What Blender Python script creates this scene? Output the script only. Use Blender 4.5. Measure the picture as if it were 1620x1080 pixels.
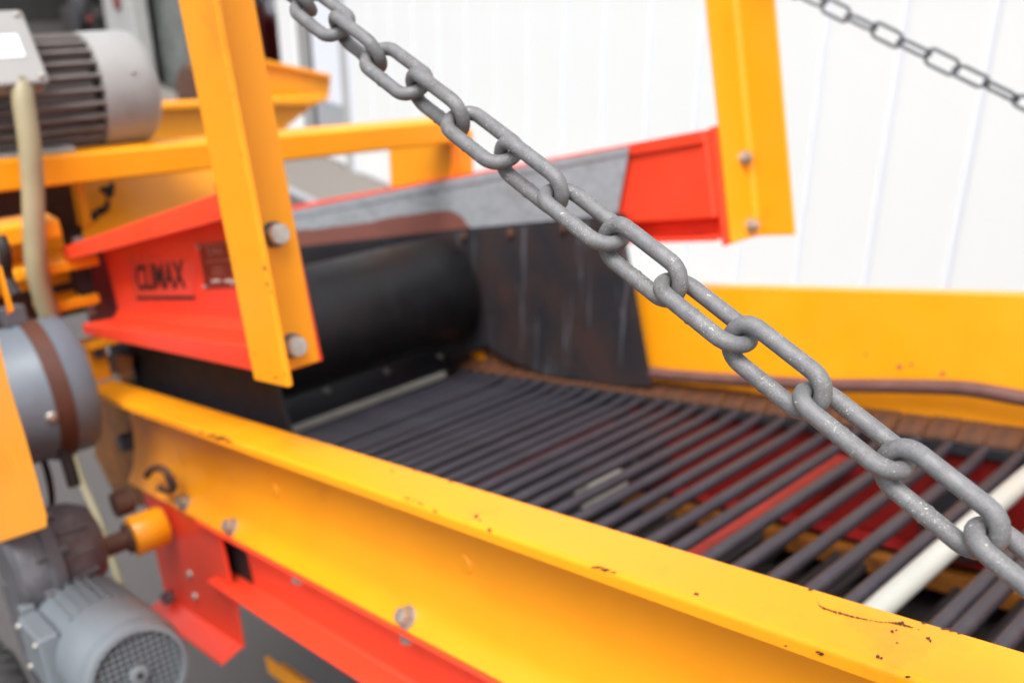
import bpy, bmesh, math, random
from mathutils import Vector, Matrix
random.seed(7)
S = bpy.context.scene
for o in list(bpy.data.objects): bpy.data.objects.remove(o)
C = S.collection
R = math.radians

# ------------------------------------------------------------------ camera, world, sun, exposure
H = 1.5; F = 1460.0; PITCH = math.atan(F/3495.0)
cam = bpy.data.cameras.new('camera'); cam.lens = 36*F/1620; cam.sensor_width = 36
cam.clip_start = .02; cam.clip_end = 500
cam.dof.use_dof = True; cam.dof.focus_distance = .40; cam.dof.aperture_fstop = 7.0; cam.dof.aperture_blades = 7
co = bpy.data.objects.new('camera', cam); C.objects.link(co)
co.location = (0, 0, H); co.rotation_euler = (math.pi/2-PITCH, 0, 0)
S.camera = co
SUN_EL, SUN_AZ = 61, 195       # elevation; azimuth measured from +Y clockwise
w = bpy.data.worlds.new('World'); S.world = w; w.use_nodes = True
nt = w.node_tree; bg = nt.nodes['Background']; bg.inputs['Strength'].default_value = .15
sky = nt.nodes.new('ShaderNodeTexSky'); sky.sky_type = 'NISHITA'; sky.sun_disc = False
sky.sun_elevation = R(SUN_EL); sky.sun_rotation = R(SUN_AZ); sky.dust_density = 5; sky.air_density = 1.0; sky.ozone_density = 1
hs = nt.nodes.new('ShaderNodeHueSaturation'); hs.inputs['Saturation'].default_value = .35
nt.links.new(sky.outputs[0], hs.inputs['Color']); nt.links.new(hs.outputs[0], bg.inputs[0])
sl = bpy.data.lights.new('sun', 'SUN'); sl.energy = 1.4; sl.angle = R(35); sl.color = (1, .985, .96)
so = bpy.data.objects.new('sun', sl); C.objects.link(so)
sd = Vector((math.sin(R(SUN_AZ))*math.cos(R(SUN_EL)), math.cos(R(SUN_AZ))*math.cos(R(SUN_EL)), math.sin(R(SUN_EL))))
so.rotation_euler = sd.to_track_quat('Z', 'Y').to_euler()
S.view_settings.view_transform = 'Standard'; S.view_settings.look = 'None'; S.view_settings.gamma = 1
S.view_settings.exposure = .97
S.render.resolution_x = 1024; S.render.resolution_y = 682

# ------------------------------------------------------------------ frames
O = Vector((0, 0, H))
V = Vector((.7403, .6723, 0)).normalized()
Uh = Vector((V.y, -V.x, 0)); Zv = Vector((0, 0, 1))
INC = R(13.2)
U = Uh*math.cos(INC)+Zv*math.sin(INC)
W = U.cross(V)
def P(u, v, w): return O+U*u+V*v+W*w            # conveyor frame (along, across, up from the belt)
def G(uh, v, z): return Uh*uh+V*v+Zv*z           # level frame (along, across, height)
Fw = Vector((0, math.cos(PITCH), -math.sin(PITCH))); Upv = Vector((0, math.sin(PITCH), math.cos(PITCH)))
def ray(x, y): return Vector((1, 0, 0))*((x-810)/F)+Fw+Upv*((540-y)/F)
def hit(x, y, n, k):
    r = ray(x, y); return O+r*(k/r.dot(n))
def uw(x, y, v):
    q = hit(x, y, V, v)-O; return q.dot(U), q.dot(W)
def vw(x, y, u):
    q = hit(x, y, U, u)-O; return q.dot(V), q.dot(W)
Uw = Vector((1090, -1582, 0)).normalized(); Vw = Vector((-Uw.y, Uw.x, 0)); WD = 2.937
def GW(a, d, z): return Uw*a+Vw*(WD+d)+Zv*z      # wall frame (along the wall, depth behind its face, height)
def uv(x, y, w_):
    q = hit(x, y, W, w_)-O; return q.dot(U), q.dot(V)

# ------------------------------------------------------------------ materials
def nmat(name):
    m = bpy.data.materials.new(name); m.use_nodes = True
    return m, m.node_tree, m.node_tree.nodes['Principled BSDF']
def noise(t, scale, detail=4, rough=.6, vec=None, dist=0):
    n = t.nodes.new('ShaderNodeTexNoise'); n.inputs['Scale'].default_value = scale
    n.inputs['Detail'].default_value = detail; n.inputs['Roughness'].default_value = rough
    n.inputs['Distortion'].default_value = dist
    if vec: t.links.new(vec, n.inputs['Vector'])
    return n.outputs['Fac']
def ramp(t, fac, p0, p1, c0=(0, 0, 0, 1), c1=(1, 1, 1, 1)):
    r = t.nodes.new('ShaderNodeValToRGB'); r.color_ramp.elements[0].position = p0; r.color_ramp.elements[1].position = p1
    r.color_ramp.elements[0].color = c0; r.color_ramp.elements[1].color = c1
    t.links.new(fac, r.inputs[0]); return r.outputs[0]
def mix(t, fac, a, b, mode='MIX'):
    m = t.nodes.new('ShaderNodeMix'); m.data_type = 'RGBA'; m.blend_type = mode
    for i, x in ((0, fac), (6, a), (7, b)):
        if isinstance(x, (int, float)): m.inputs[i].default_value = x
        elif isinstance(x, tuple): m.inputs[i].default_value = x
        else: t.links.new(x, m.inputs[i])
    return m.outputs[2]
def obj_co(t, scale=(1, 1, 1), rot=(0, 0, 0)):
    c = t.nodes.new('ShaderNodeTexCoord'); m = t.nodes.new('ShaderNodeMapping')
    m.inputs['Scale'].default_value = scale; m.inputs['Rotation'].default_value = rot
    t.links.new(c.outputs['Object'], m.inputs[0]); return m.outputs[0]
def bump(t, b, h, strength=.2, dist=.001):
    n = t.nodes.new('ShaderNodeBump'); n.inputs['Strength'].default_value = strength; n.inputs['Distance'].default_value = dist
    t.links.new(h, n.inputs['Height']); t.links.new(n.outputs[0], b.inputs['Normal'])
def c4(c, k=1): return (c[0]*k, c[1]*k, c[2]*k, 1)
def general(name, col, rough=.4, metal=0, var=.25, dirt=None, dirt_amt=.0, dscale=14, vscale=6, bstr=.15, bscale=300, chip=None, chip_t=.72, chip_scale=90, spec=.5, coat=0):
    m, t, b = nmat(name); vec = obj_co(t)
    v = noise(t, vscale, 5, .6, vec)
    c = mix(t, ramp(t, v, .3, .7), c4(col, 1-var), c4(col, 1+var*.3))
    if dirt: c = mix(t, ramp(t, noise(t, dscale, 8, .7, vec, .4), .62-dirt_amt*.3, .80-dirt_amt*.2, (0, 0, 0, 1), (min(1, dirt_amt+.25),)*3+(1,)), c, c4(dirt))
    if chip:
        k = ramp(t, noise(t, chip_scale, 3, .5, vec, 1.2), chip_t, chip_t+.015)
        c = mix(t, k, c, c4(chip))
    t.links.new(c, b.inputs['Base Color'])
    rr = ramp(t, noise(t, vscale*4, 6, .65, vec), .3, .75, (rough*.8,)*3+(1,), (min(1, rough*1.3),)*3+(1,))
    t.links.new(rr, b.inputs['Roughness']); b.inputs['Metallic'].default_value = metal
    b.inputs['Specular IOR Level'].default_value = spec; b.inputs['Coat Weight'].default_value = coat; b.inputs['Coat Roughness'].default_value = .15
    bump(t, b, noise(t, bscale, 4, .6, vec), bstr, .0008)
    return m
YEL = (.87, .322, .006); RED = (.84, .058, .022)
M = {}
M['yellow'] = general('yellow_paint', YEL, .36, 0, .10, (.25, .09, .02), .10, 9, 5, .12, 220, (.10, .03, .02), .80, 70, .45)
M['yellow2'] = general('yellow_paint_dirty', (.85, .318, .007), .42, 0, .07, (.30, .10, .015), .08, 8, 5, .12, 200, (.09, .03, .02), .755, 110, .4)
M['red'] = general('red_paint', RED, .36, 0, .12, (.22, .02, .015), .12, 10, 4, .1, 220, None, .8, 60, .45)
M['redplate'] = general('red_decal', (.80, .075, .045), .33, 0, .08)
M['black'] = general('black_letters', (.02, .012, .012), .5, 0, .1)
M['rubber'] = general('black_rubber', (.022, .022, .025), .42, 0, .35, (.055, .052, .055), .25, 7, 9, .25, 120, None)
M['drum'] = general('drum_lagging', (.007, .007, .008), .45, 0, .3, (.03, .03, .035), .25, 10, 6, .3, 90, None, spec=.3)
M['rod'] = general('rod_rubber', (.027, .026, .035), .40, 0, .25, (.08, .06, .055), .12, 22, 14, .3, 160, None)
M['red_shade_dirt'] = general('red_paint_shade_grime', (.22, .005, .003), .55, 0, .3, (.03, .012, .01), .3, 12, 8, .2, 150)  # grimy red, its base also darkened to paint in shade
M['yellow_shade_dirt'] = general('yellow_paint_shade_grime', (.27, .090, .006), .55, 0, .4, (.03, .012, .008), .55, 16, 10, .2, 150)  # yellow darkened to paint in shade, with grime mottling on top
M['soft_rubber'] = general('matt_rubber', (.018, .018, .022), .7, 0, .3, (.035, .035, .04), .2, 7, 6, .25, 120, spec=.25)
M['red_dull'] = general('red_paint_dull', (.40, .042, .030), .6, 0, .2, (.15, .02, .015), .3, 20, 12, .3, 150)  # darker, duller red than the beam paint
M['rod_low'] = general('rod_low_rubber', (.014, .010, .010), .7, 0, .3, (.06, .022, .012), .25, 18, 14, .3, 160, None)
M['white_rod'] = general('white_plastic', (.37, .385, .355), .4, 0, .08, (.55, .36, .22), .12, 16, 9, .1, 100, None)
M['pale_rod'] = general('pale_plastic', (.36, .35, .31), .5, 0, .2, (.12, .10, .08), .3, 16, 9, .1, 100, None)
M['rust'] = general('rusty_steel', (.115, .050, .030), .7, .2, .45, (.035, .022, .020), .45, 20, 18, .5, 150, None)
M['clip'] = general('rusty_clip', (.115, .040, .013), .6, .1, .5, (.022, .013, .011), .5, 40, 30, .5, 150, None)
M['rustbar'] = general('rusty_round_bar', (.155, .072, .060), .62, .2, .3, (.06, .03, .03), .3, 26, 30, .5, 180, None)
M['zinc'] = general('zinc_bolt', (.42, .39, .35), .42, .65, .35, (.16, .10, .06), .35, 160, 90, .3, 400, None)
M['bolt_end'] = general('bolt_end', (.50, .485, .46), .5, .35, .25, (.25, .22, .18), .35, 200, 120, .3, 400, None)
M['motor'] = general('motor_grey', (.29, .283, .275), .5, 0, .1, (.20, .14, .11), .18, 10, 8, .12, 150, None)
M['motor_blue'] = general('motor_blue_grey', (.135, .155, .172), .5, 0, .12, (.12, .12, .12), .2, 12, 10, .12, 150, None)
M['fin'] = general('motor_fin', (.17, .145, .135), .55, 0, .3, (.09, .05, .04), .4, 16, 12, .2, 150, None)
M['gear'] = general('gearbox_iron', (.095, .095, .105), .5, .3, .4, (.22, .22, .24), .35, 16, 9, .4, 100, None)
M['housing'] = general('housing_blue_grey', (.12, .15, .18), .42, .0, .2, (.09, .07, .07), .3, 7, 5, .15, 120, None)
M['strap'] = general('rusty_strap', (.085, .030, .016), .6, .1, .4, (.04, .02, .02), .4, 12, 12, .4, 120, None)
M['hose'] = general('beige_hose', (.30, .26, .155), .45, 0, .2, (.2, .16, .09), .2, 16, 12, .15, 150, None)
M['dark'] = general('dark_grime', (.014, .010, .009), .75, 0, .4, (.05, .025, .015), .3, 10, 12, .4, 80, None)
M['tyre'] = general('tyre_rubber', (.03, .03, .032), .8, 0, .3, None, 0, 10, 30, .5, 200)
M['wall'] = general('white_cladding', (.685, .70, .69), .35, 0, .015, None, 0, 10, 2, .03, 60)
M['seam'] = general('cladding_seam', (.67, .695, .76), .35, 0, .01)
M['grey_wall'] = general('grey_plinth', (.30, .31, .33), .5, 0, .1)
M['frame'] = general('grey_frame', (.36, .36, .35), .5, 0, .1)
M['window'] = general('dull_window', (.14, .155, .145), .3, 0, .5, (.13, .16, .09), .3, 2, 3, .05, 30)
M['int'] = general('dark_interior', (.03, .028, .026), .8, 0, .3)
M['machred'] = general('dark_red_paint', (.16, .012, .012), .5, 0, .4)
M['foil'] = general('brown_primer', (.20, .070, .052), .5, 0, .12, (.12, .045, .04), .2, 9, 6, .15, 120)

def galv(name, base, rough=.42, metal=.55):
    m, t, b = nmat(name); vec = obj_co(t)
    vo = t.nodes.new('ShaderNodeTexVoronoi'); vo.inputs['Scale'].default_value = 130; t.links.new(vec, vo.inputs['Vector'])
    c = mix(t, ramp(t, vo.outputs['Color'], .1, .9), c4(base, .88), c4(base, 1.1))
    c = mix(t, ramp(t, noise(t, 9, 6, .7, obj_co(t, (1, 1, 3))), .5, .75, (0, 0, 0, 1), (.5, .5, .5, 1)), c, c4((.14, .128, .115)))
    t.links.new(c, b.inputs['Base Color']); b.inputs['Metallic'].default_value = metal
    t.links.new(ramp(t, noise(t, 40, 5, .6, vec), .3, .7, (rough*.8,)*3+(1,), (rough*1.3,)*3+(1,)), b.inputs['Roughness'])
    return m
M['galv'] = galv('galvanised_sheet', (.36, .385, .41), .5, .25)

# galvanised chain: dull zinc with fine pits, pale bloom spots and brown stains
m, t, b = nmat('galvanised_chain')
geo = t.nodes.new('ShaderNodeNewGeometry'); oi = t.nodes.new('ShaderNodeObjectInfo')
mp = t.nodes.new('ShaderNodeVectorMath'); mp.operation = 'ADD'
tc = t.nodes.new('ShaderNodeTexCoord'); t.links.new(tc.outputs['Object'], mp.inputs[0]); t.links.new(oi.outputs['Random'], mp.inputs[1])
vec = mp.outputs[0]
c = mix(t, ramp(t, noise(t, 160, 5, .6, vec), .35, .65), c4((.108, .108, .112)), c4((.162, .162, .166)))
c = mix(t, ramp(t, noise(t, 1900, 2, .5, vec), .42, .62, (0, 0, 0, 1), (.55, .55, .55, 1)), c, c4((.205, .205, .205)))
area = ramp(t, noise(t, 75, 3, .5, vec), .50, .64)
spk = ramp(t, noise(t, 1100, 3, .6, vec, .4), .60, .66)
c = mix(t, mix(t, 1.0, area, spk, 'MULTIPLY'), c, c4((.46, .45, .41)))
sp2 = ramp(t, noise(t, 420, 3, .6, vec, .6), .71, .735)
c = mix(t, sp2, c, c4((.52, .51, .47)))
area2 = ramp(t, noise(t, 60, 3, .5, vec, .2), .56, .68, (0, 0, 0, 1), (.6, .6, .6, 1))
c = mix(t, mix(t, 1.0, area2, ramp(t, noise(t, 500, 5, .75, vec, 1.), .48, .62), 'MULTIPLY'), c, c4((.085, .060, .045)))
c = mix(t, ramp(t, noise(t, 1500, 2, .5, vec), .70, .73, (0, 0, 0, 1), (.8, .8, .8, 1)), c, c4((.04, .035, .03)))
t.links.new(c, b.inputs['Base Color']); b.inputs['Metallic'].default_value = .25
t.links.new(ramp(t, noise(t, 350, 5, .6, vec), .3, .7, (.50,)*3+(1,), (.72,)*3+(1,)), b.inputs['Roughness'])
bump(t, b, noise(t, 700, 6, .7, vec), .5, .0004); M['chain'] = m

m, t, b = nmat('far_chain'); b.inputs['Base Color'].default_value = (.12, .13, .145, 1); b.inputs['Metallic'].default_value = .4; b.inputs['Roughness'].default_value = .5
t.links.new(mix(t, noise(t, 300, 4), c4((.045, .05, .06)), c4((.12, .13, .145))), b.inputs['Base Color']); M['chain2'] = m

# stained black flap
m, t, b = nmat('stained_flap'); vec = obj_co(t)
c = mix(t, ramp(t, noise(t, 7, 6, .6, vec, .3), .40, .80), c4((.018, .018, .022)), c4((.060, .030, .022)))
st = noise(t, 30, 5, .7, obj_co(t, (1, 1, .09)))
c = mix(t, ramp(t, st, .55, .68, (0, 0, 0, 1), (.6, .6, .6, 1)), c, c4((.15, .17, .20)))
t.links.new(c, b.inputs['Base Color']); b.inputs['Roughness'].default_value = .5
bump(t, b, noise(t, 60, 5, .6, vec), .2, .001); M['flap'] = m

# ground
def ground_mat(name, a, b_, sc):
    m, t, b = nmat(name); vec = obj_co(t)
    c = mix(t, ramp(t, noise(t, sc, 8, .75, vec), .35, .65), c4(a), c4(b_))
    c = mix(t, ramp(t, noise(t, 1.2, 4, .6, vec), .4, .7, (0, 0, 0, 1), (.5, .5, .5, 1)), c, c4(b_, .8))
    t.links.new(c, b.inputs['Base Color']); b.inputs['Roughness'].default_value = .85
    bump(t, b, noise(t, sc*1.3, 6, .7, vec), .6, .004); return m
M['asphalt'] = ground_mat('asphalt', (.036, .032, .031), (.088, .081, .077), 160)
M['apron'] = ground_mat('concrete_apron', (.13, .115, .10), (.20, .18, .16), 60)

# ------------------------------------------------------------------ object helpers
def tag(o, label=None, cat=None, group=None, kind=None):
    if label: o['label'] = label
    if cat: o['category'] = cat
    if group: o['group'] = group
    if kind: o['kind'] = kind
    return o
def thing(name, label, cat, loc, group=None):
    o = bpy.data.objects.new(name, None); o.empty_display_size = .05; C.objects.link(o)
    o.location = loc; return tag(o, label, cat, group)
def wloc(o):
    p = Vector(o.location)
    while o.parent: o = o.parent; p += Vector(o.location)
    return p
def build(name, bm, mat, parent=None, bev=0, smooth=False, label=None, segs=2, angle=40):
    off = wloc(parent) if parent else Vector((0, 0, 0))
    bmesh.ops.recalc_face_normals(bm, faces=bm.faces)
    bmesh.ops.translate(bm, vec=-off, verts=bm.verts)
    me = bpy.data.meshes.new(name); bm.to_mesh(me); bm.free()
    me.materials.append(M[mat] if isinstance(mat, str) else mat)
    o = bpy.data.objects.new(name, me); C.objects.link(o); o.parent = parent
    if smooth or bev:
        for p in me.polygons: p.use_smooth = True
        if smooth and not bev:
            me.set_sharp_from_angle(angle=R(angle))
    if bev:
        md = o.modifiers.new('bevel', 'BEVEL'); md.width = bev; md.segments = segs; md.limit_method = 'ANGLE'; md.angle_limit = R(30); md.harden_normals = True
    if label: o['label'] = label
    return o
def copy(o, parent, loc=None):
    c = o.copy(); C.objects.link(c); c.parent = parent
    if loc is not None: c.location = loc
    return c
def loft(bm, A, B):
    a = [bm.verts.new(p) for p in A]; b = [bm.verts.new(p) for p in B]; n = len(a)
    bm.faces.new(a); bm.faces.new(b[::-1])
    for i in range(n): bm.faces.new((a[i], b[i], b[(i+1) % n], a[(i+1) % n]))
    return bm
def prof(pts, t):
    """closed outline of a bent sheet of thickness t along a 2D polyline (offset to its left)"""
    pts = [Vector(p) for p in pts]; off = []
    for i, p in enumerate(pts):
        d0 = (p-pts[i-1]).normalized() if i else None
        d1 = (pts[i+1]-p).normalized() if i < len(pts)-1 else None
        if d0 is None: d0 = d1
        if d1 is None: d1 = d0
        n0 = Vector((-d0.y, d0.x)); n1 = Vector((-d1.y, d1.x)); n = (n0+n1).normalized()
        off.append(p+n*(t/max(.4, n.dot(n0))))
    return pts+off[::-1]
def fillet(pts, r, n=4):
    pts = [Vector(p) for p in pts]; out = [pts[0]]
    for i in range(1, len(pts)-1):
        a, b_, c_ = pts[i-1], pts[i], pts[i+1]
        k = min(r, (a-b_).length*.45, (c_-b_).length*.45)
        p0 = b_+(a-b_).normalized()*k; p1 = b_+(c_-b_).normalized()*k
        for j in range(n+1):
            s = j/n; out.append(p0*(1-s)**2+b_*2*s*(1-s)+p1*s*s)
    out.append(pts[-1]); return out
def extrude_u(bm, pts, u0, u1, fr=P):
    return loft(bm, [fr(u0, p[0], p[1]) for p in pts], [fr(u1, p[0], p[1]) for p in pts])
def sheet_v(bm, pts, v0, v1, fr=P):
    return loft(bm, [fr(p[0], v0, p[1]) for p in pts], [fr(p[0], v1, p[1]) for p in pts])
def box(bm, u0, u1, v0, v1, w0, w1, fr=P):
    return loft(bm, [fr(u0, v0, w0), fr(u1, v0, w0), fr(u1, v1, w0), fr(u0, v1, w0)], [fr(u0, v0, w1), fr(u1, v0, w1), fr(u1, v1, w1), fr(u0, v1, w1)])
def basis(d):
    d = d.normalized(); a = Vector((0, 0, 1)) if abs(d.z) < .9 else Vector((1, 0, 0))
    x = d.cross(a).normalized(); return x, d.cross(x)
def cyl(bm, p0, p1, r0, r1=None, n=24, ph=0):
    r1 = r0 if r1 is None else r1
    x, y = basis(p1-p0); c_ = [x*math.cos(ph+2*math.pi*i/n)+y*math.sin(ph+2*math.pi*i/n) for i in range(n)]
    return loft(bm, [p0+k*r0 for k in c_], [p1+k*r1 for k in c_])
def tube(bm, path, r, n=14, caps=True, rf=None):
    rings = []; x = None
    for i, p in enumerate(path):
        d = (path[min(i+1, len(path)-1)]-path[max(i-1, 0)]).normalized()
        if x is None: x, y = basis(d)
        else: x = (x-d*x.dot(d)).normalized(); y = d.cross(x)
        rr = rf(i) if rf else r
        rings.append([bm.verts.new(p+(x*math.cos(2*math.pi*k/n)+y*math.sin(2*math.pi*k/n))*rr) for k in range(n)])
    for a, b_ in zip(rings, rings[1:]):
        for k in range(n): bm.faces.new((a[k], a[(k+1) % n], b_[(k+1) % n], b_[k]))
    if caps: bm.faces.new(rings[0]); bm.faces.new(rings[-1][::-1])
    return bm
def lathe(bm, p, d, prf, n=40, a0=0, a1=2*math.pi):
    """prf = [(distance along d, radius)]"""
    d = d.normalized(); x, y = basis(d); rings = []
    for s, r in prf:
        rings.append([bm.verts.new(p+d*s+(x*math.cos(2*math.pi*k/n)+y*math.sin(2*math.pi*k/n))*r) for k in range(n)])
    for a, b_ in zip(rings, rings[1:]):
        for k in range(n): bm.faces.new((a[k], a[(k+1) % n], b_[(k+1) % n], b_[k]))
    bm.faces.new(rings[0]); bm.faces.new(rings[-1][::-1]); return bm
def smoothpath(pts, n=6):
    out = []
    for i in range(len(pts)-1):
        p0 = pts[max(i-1, 0)]; p1 = pts[i]; p2 = pts[i+1]; p3 = pts[min(i+2, len(pts)-1)]
        for j in range(n):
            s = j/n; out.append(.5*((2*p1)+(p2-p0)*s+(2*p0-5*p1+4*p2-p3)*s*s+(3*p1-p0-3*p2+p3)*s**3))
    out.append(pts[-1]); return out
def bm_(): return bmesh.new()
def bolt(parent, p, d, r=.010, h=.008, name='bolt', washer=True, mat='zinc'):
    b = bm_(); d = d.normalized()
    if washer: cyl(b, p-d*.0005, p+d*.0022, r*1.35, n=20)
    ph = random.uniform(0, 1)
    q = p+d*(.0022 if washer else 0)
    x, y = basis(d)
    rings = []
    for s, k in ((0, 1), (h*.8, 1), (h, .86)):
        rings.append([b.verts.new(q+d*s+(x*math.cos(ph+i*math.pi/3)+y*math.sin(ph+i*math.pi/3))*r*k) for i in range(6)])
    for a, c_ in zip(rings, rings[1:]):
        for i in range(6): b.faces.new((a[i], a[(i+1) % 6], c_[(i+1) % 6], c_[i]))
    b.faces.new(rings[-1]); b.faces.new(rings[0][::-1])
    return build(name, b, mat, parent, bev=.0005)
def screw(parent, p, d, r=.008, name='screw', mat='zinc'):
    b = lathe(bm_(), p-d.normalized()*.001, d, [(0, r), (.002, r), (.004, r*.8), (.0052, r*.4), (.0056, .0004)], 18)
    return build(name, b, mat, parent, smooth=True)

# ================================================================== THE SETTING
b = bm_(); vs = [b.verts.new((x*60, y*60, 0)) for x, y in ((-1, -1), (1, -1), (1, 1), (-1, 1))]; b.faces.new(vs)
tag(build('ground', b, 'asphalt'), kind='structure')
b = bm_(); box(b, -16, 4.0, -.62, 1.5, -.02, .006, GW); tag(build('pavement', b, 'apron'), kind='structure')
b = bm_(); box(b, -16, 4.0, -.66, -.60, -.02, .012, GW); tag(build('kerb', b, 'grey_wall', bev=.004), kind='structure')

# white clad wall
wt = thing('cladding_wall', 'long white wall of vertical cladding panels filling the background behind the machine', 'wall', GW(-2, 0, 0))
b = bm_(); box(b, -6.35, 4.0, -.001, .16, 0, 4.6, GW); build('wall_core', b, 'seam', wt)
x0 = -1.625-15*.309+.012; first = None
while x0 < 3.6:
    if first is None:
        b = bm_(); box(b, x0, x0+.285, -.0125, .003, .02, 4.6, GW); first = build('panel', b, 'wall', wt, bev=.004); xf = x0
    else:
        copy(first, wt, Vector(first.location)+Uw*(x0-xf))
    x0 += .309
b = bm_(); box(b, -6.42, -6.353, -.03, .12, 0, 4.6, GW); build('corner_trim', b, 'frame', wt, bev=.004)

# sliding door beside the wall
dt = thing('sliding_door', 'white sliding door with grey lower panel standing open beside the cladding wall', 'door', GW(-6.7, .05, 0))
b = bm_(); box(b, -7.02, -6.43, .02, .07, .46, 4.2, GW); build('upper_panel', b, 'seam', dt, bev=.004)
b = bm_(); box(b, -7.02, -6.43, .018, .07, .20, .457, GW); build('lower_panel', b, 'grey_wall', dt, bev=.004)
b = bm_(); box(b, -7.02, -6.43, .015, .07, .02, .197, GW); build('kick_panel', b, 'wall', dt, bev=.004)
b = bm_(); box(b, -7.30, -7.023, .03, .10, .02, 4.2, GW); build('dark_gasket', b, 'int', dt, bev=.004)
b = bm_(); box(b, -7.20, -7.12, .01, .03, .02, 4.2, GW); build('gasket_strip', b, 'frame', dt, bev=.002)

# workshop behind, dark inside
ws = thing('workshop_building', 'open workshop building with a dark interior behind the machine', 'building', GW(-10.5, 1, 0))
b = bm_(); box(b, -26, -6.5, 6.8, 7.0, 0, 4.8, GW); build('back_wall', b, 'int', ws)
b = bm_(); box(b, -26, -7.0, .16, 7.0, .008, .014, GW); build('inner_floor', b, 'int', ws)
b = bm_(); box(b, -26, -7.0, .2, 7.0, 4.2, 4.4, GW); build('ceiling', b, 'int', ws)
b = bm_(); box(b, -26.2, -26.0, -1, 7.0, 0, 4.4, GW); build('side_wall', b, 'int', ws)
b = bm_(); box(b, -7.72, -7.36, .02, .16, 0, 4.2, GW); build('door_post', b, 'wall', ws, bev=.03)

# things seen in the doorway and the workshop
t_ = thing('window', 'dull grey framed window pane in the dark workshop, left of the near yellow post', 'window', GW(-10.5, .4, .2))
b = bm_(); box(b, -13.4, -9.35, .3, .33, -.0, 3.2, GW); build('pane', b, 'window', t_)
b = bm_(); box(b, -10.3, -10.12, .24, .29, .0, 3.2, GW); build('mullion', b, 'frame', t_, bev=.01)
b = bm_(); box(b, -13.9, -12.4, .0, .2, 0, 3.4, GW)
tag(build('column', b, 'frame', bev=.03), 'pale grey column rising behind the upper motor', 'column')
b = bm_(); cyl(b, GW(-13.0, -.04, .98), GW(-13.0, -.0, .98), .12, n=20); tag(build('warning_sign', b, 'machred'), 'small red round sign on the pale grey column', 'sign')
t_ = thing('parked_machine', 'dark red machine with yellow detail standing in the workshop doorway', 'machine', GW(-10.5, 1, 0))
b = bm_(); box(b, -11.2, -9.9, .9, 1.9, .2, .86, GW); box(b, -10.45, -10.3, .8, .9, .2, 1.0, GW); build('body', b, 'machred', t_, bev=.03)
b = bm_(); box(b, -10.9, -10.6, .82, .88, .55, .63, GW); build('guard', b, 'yellow2', t_, bev=.01)
b = bm_(); lathe(b, GW(-10.9, .7, .4), Vw, [(0, .18), (.02, .22), (.1, .22), (.12, .18)], 24); build('wheel', b, 'tyre', t_, smooth=True)
b = bm_(); box(b, -10.75, -10.4, .95, 1.3, .86, 1.15, GW); build('tank', b, 'seam', t_, bev=.08)
b = bm_(); box(b, -11.3, -10.8, .95, 1.3, .86, 1.05, GW); build('engine_hood', b, 'window', t_, bev=.05)
t_ = thing('tractor', 'black silhouetted tractor deep in the dark workshop above the upper motor', 'tractor', GW(-16.4, .6, 0))
b = bm_(); box(b, -20, -15.6, .5, 1.4, .0, .62, GW); build('body', b, 'dark', t_, bev=.05)
b = bm_(); lathe(b, GW(-16.6, .1, .72), Vw, [(0, .2), (.02, .34), (.12, .38), (.22, .34), (.24, .2)], 28); build('wheel', b, 'tyre', t_, smooth=True)
b = bm_(); lathe(b, GW(-15.5, .1, .62), Vw, [(0, .06), (.02, .07), (.05, .06)], 20); build('tail_lamp', b, 'machred', t_, smooth=True)
t_ = thing('brown_reel', 'dark brown round reel standing behind the yellow hopper', 'reel', G(-6.3, 2.6, 0))
b = bm_(); lathe(b, G(-5.2, 2.25, .74), V, [(0, .1), (.01, .19), (.06, .21), (.12, .19), (.13, .1)], 30); build('rim', b, 'rust', t_, smooth=True)
b = bm_(); cyl(b, G(-5.2, 2.3, 0), G(-5.2, 2.3, .8), .03); build('stand', b, 'dark', t_)

# ================================================================== FAR HOPPER
t_ = thing('hopper', 'yellow sheet metal hopper with a folded rim behind the near yellow post', 'hopper', G(-2.6, 1.2, .8))
def wg(x, y, uh):
    q = hit(x, y, Uh, uh)-O; return q.dot(V), q.z+H
def plate_uh(bm, px, uh, th):
    pts = [wg(x, y, uh) for x, y in px]
    return loft(bm, [G(uh, p[0], p[1]) for p in pts], [G(uh-th, p[0], p[1]) for p in pts])
b = plate_uh(bm_(), [(150, 172), (415, 160), (500, 163), (490, 172), (440, 212), (150, 260)], -2.6, .01); build('side_sheet', b, 'yellow', t_, bev=.002)
b = plate_uh(bm_(), [(150, 168), (415, 156), (516, 152), (524, 157), (495, 168), (415, 168), (150, 180)], -2.56, .045); build('rim', b, 'yellow', t_, bev=.006)
b = plate_uh(bm_(), [(330, 92), (408, 95), (524, 122), (521, 153), (415, 156), (330, 156)], -2.66, .012); build('back_sheet', b, 'yellow', t_, bev=.003)
b = plate_uh(bm_(), [(400, 90), (524, 118), (524, 125), (400, 98)], -2.64, .03); build('top_fold', b, 'yellow2', t_, bev=.003)

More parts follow.
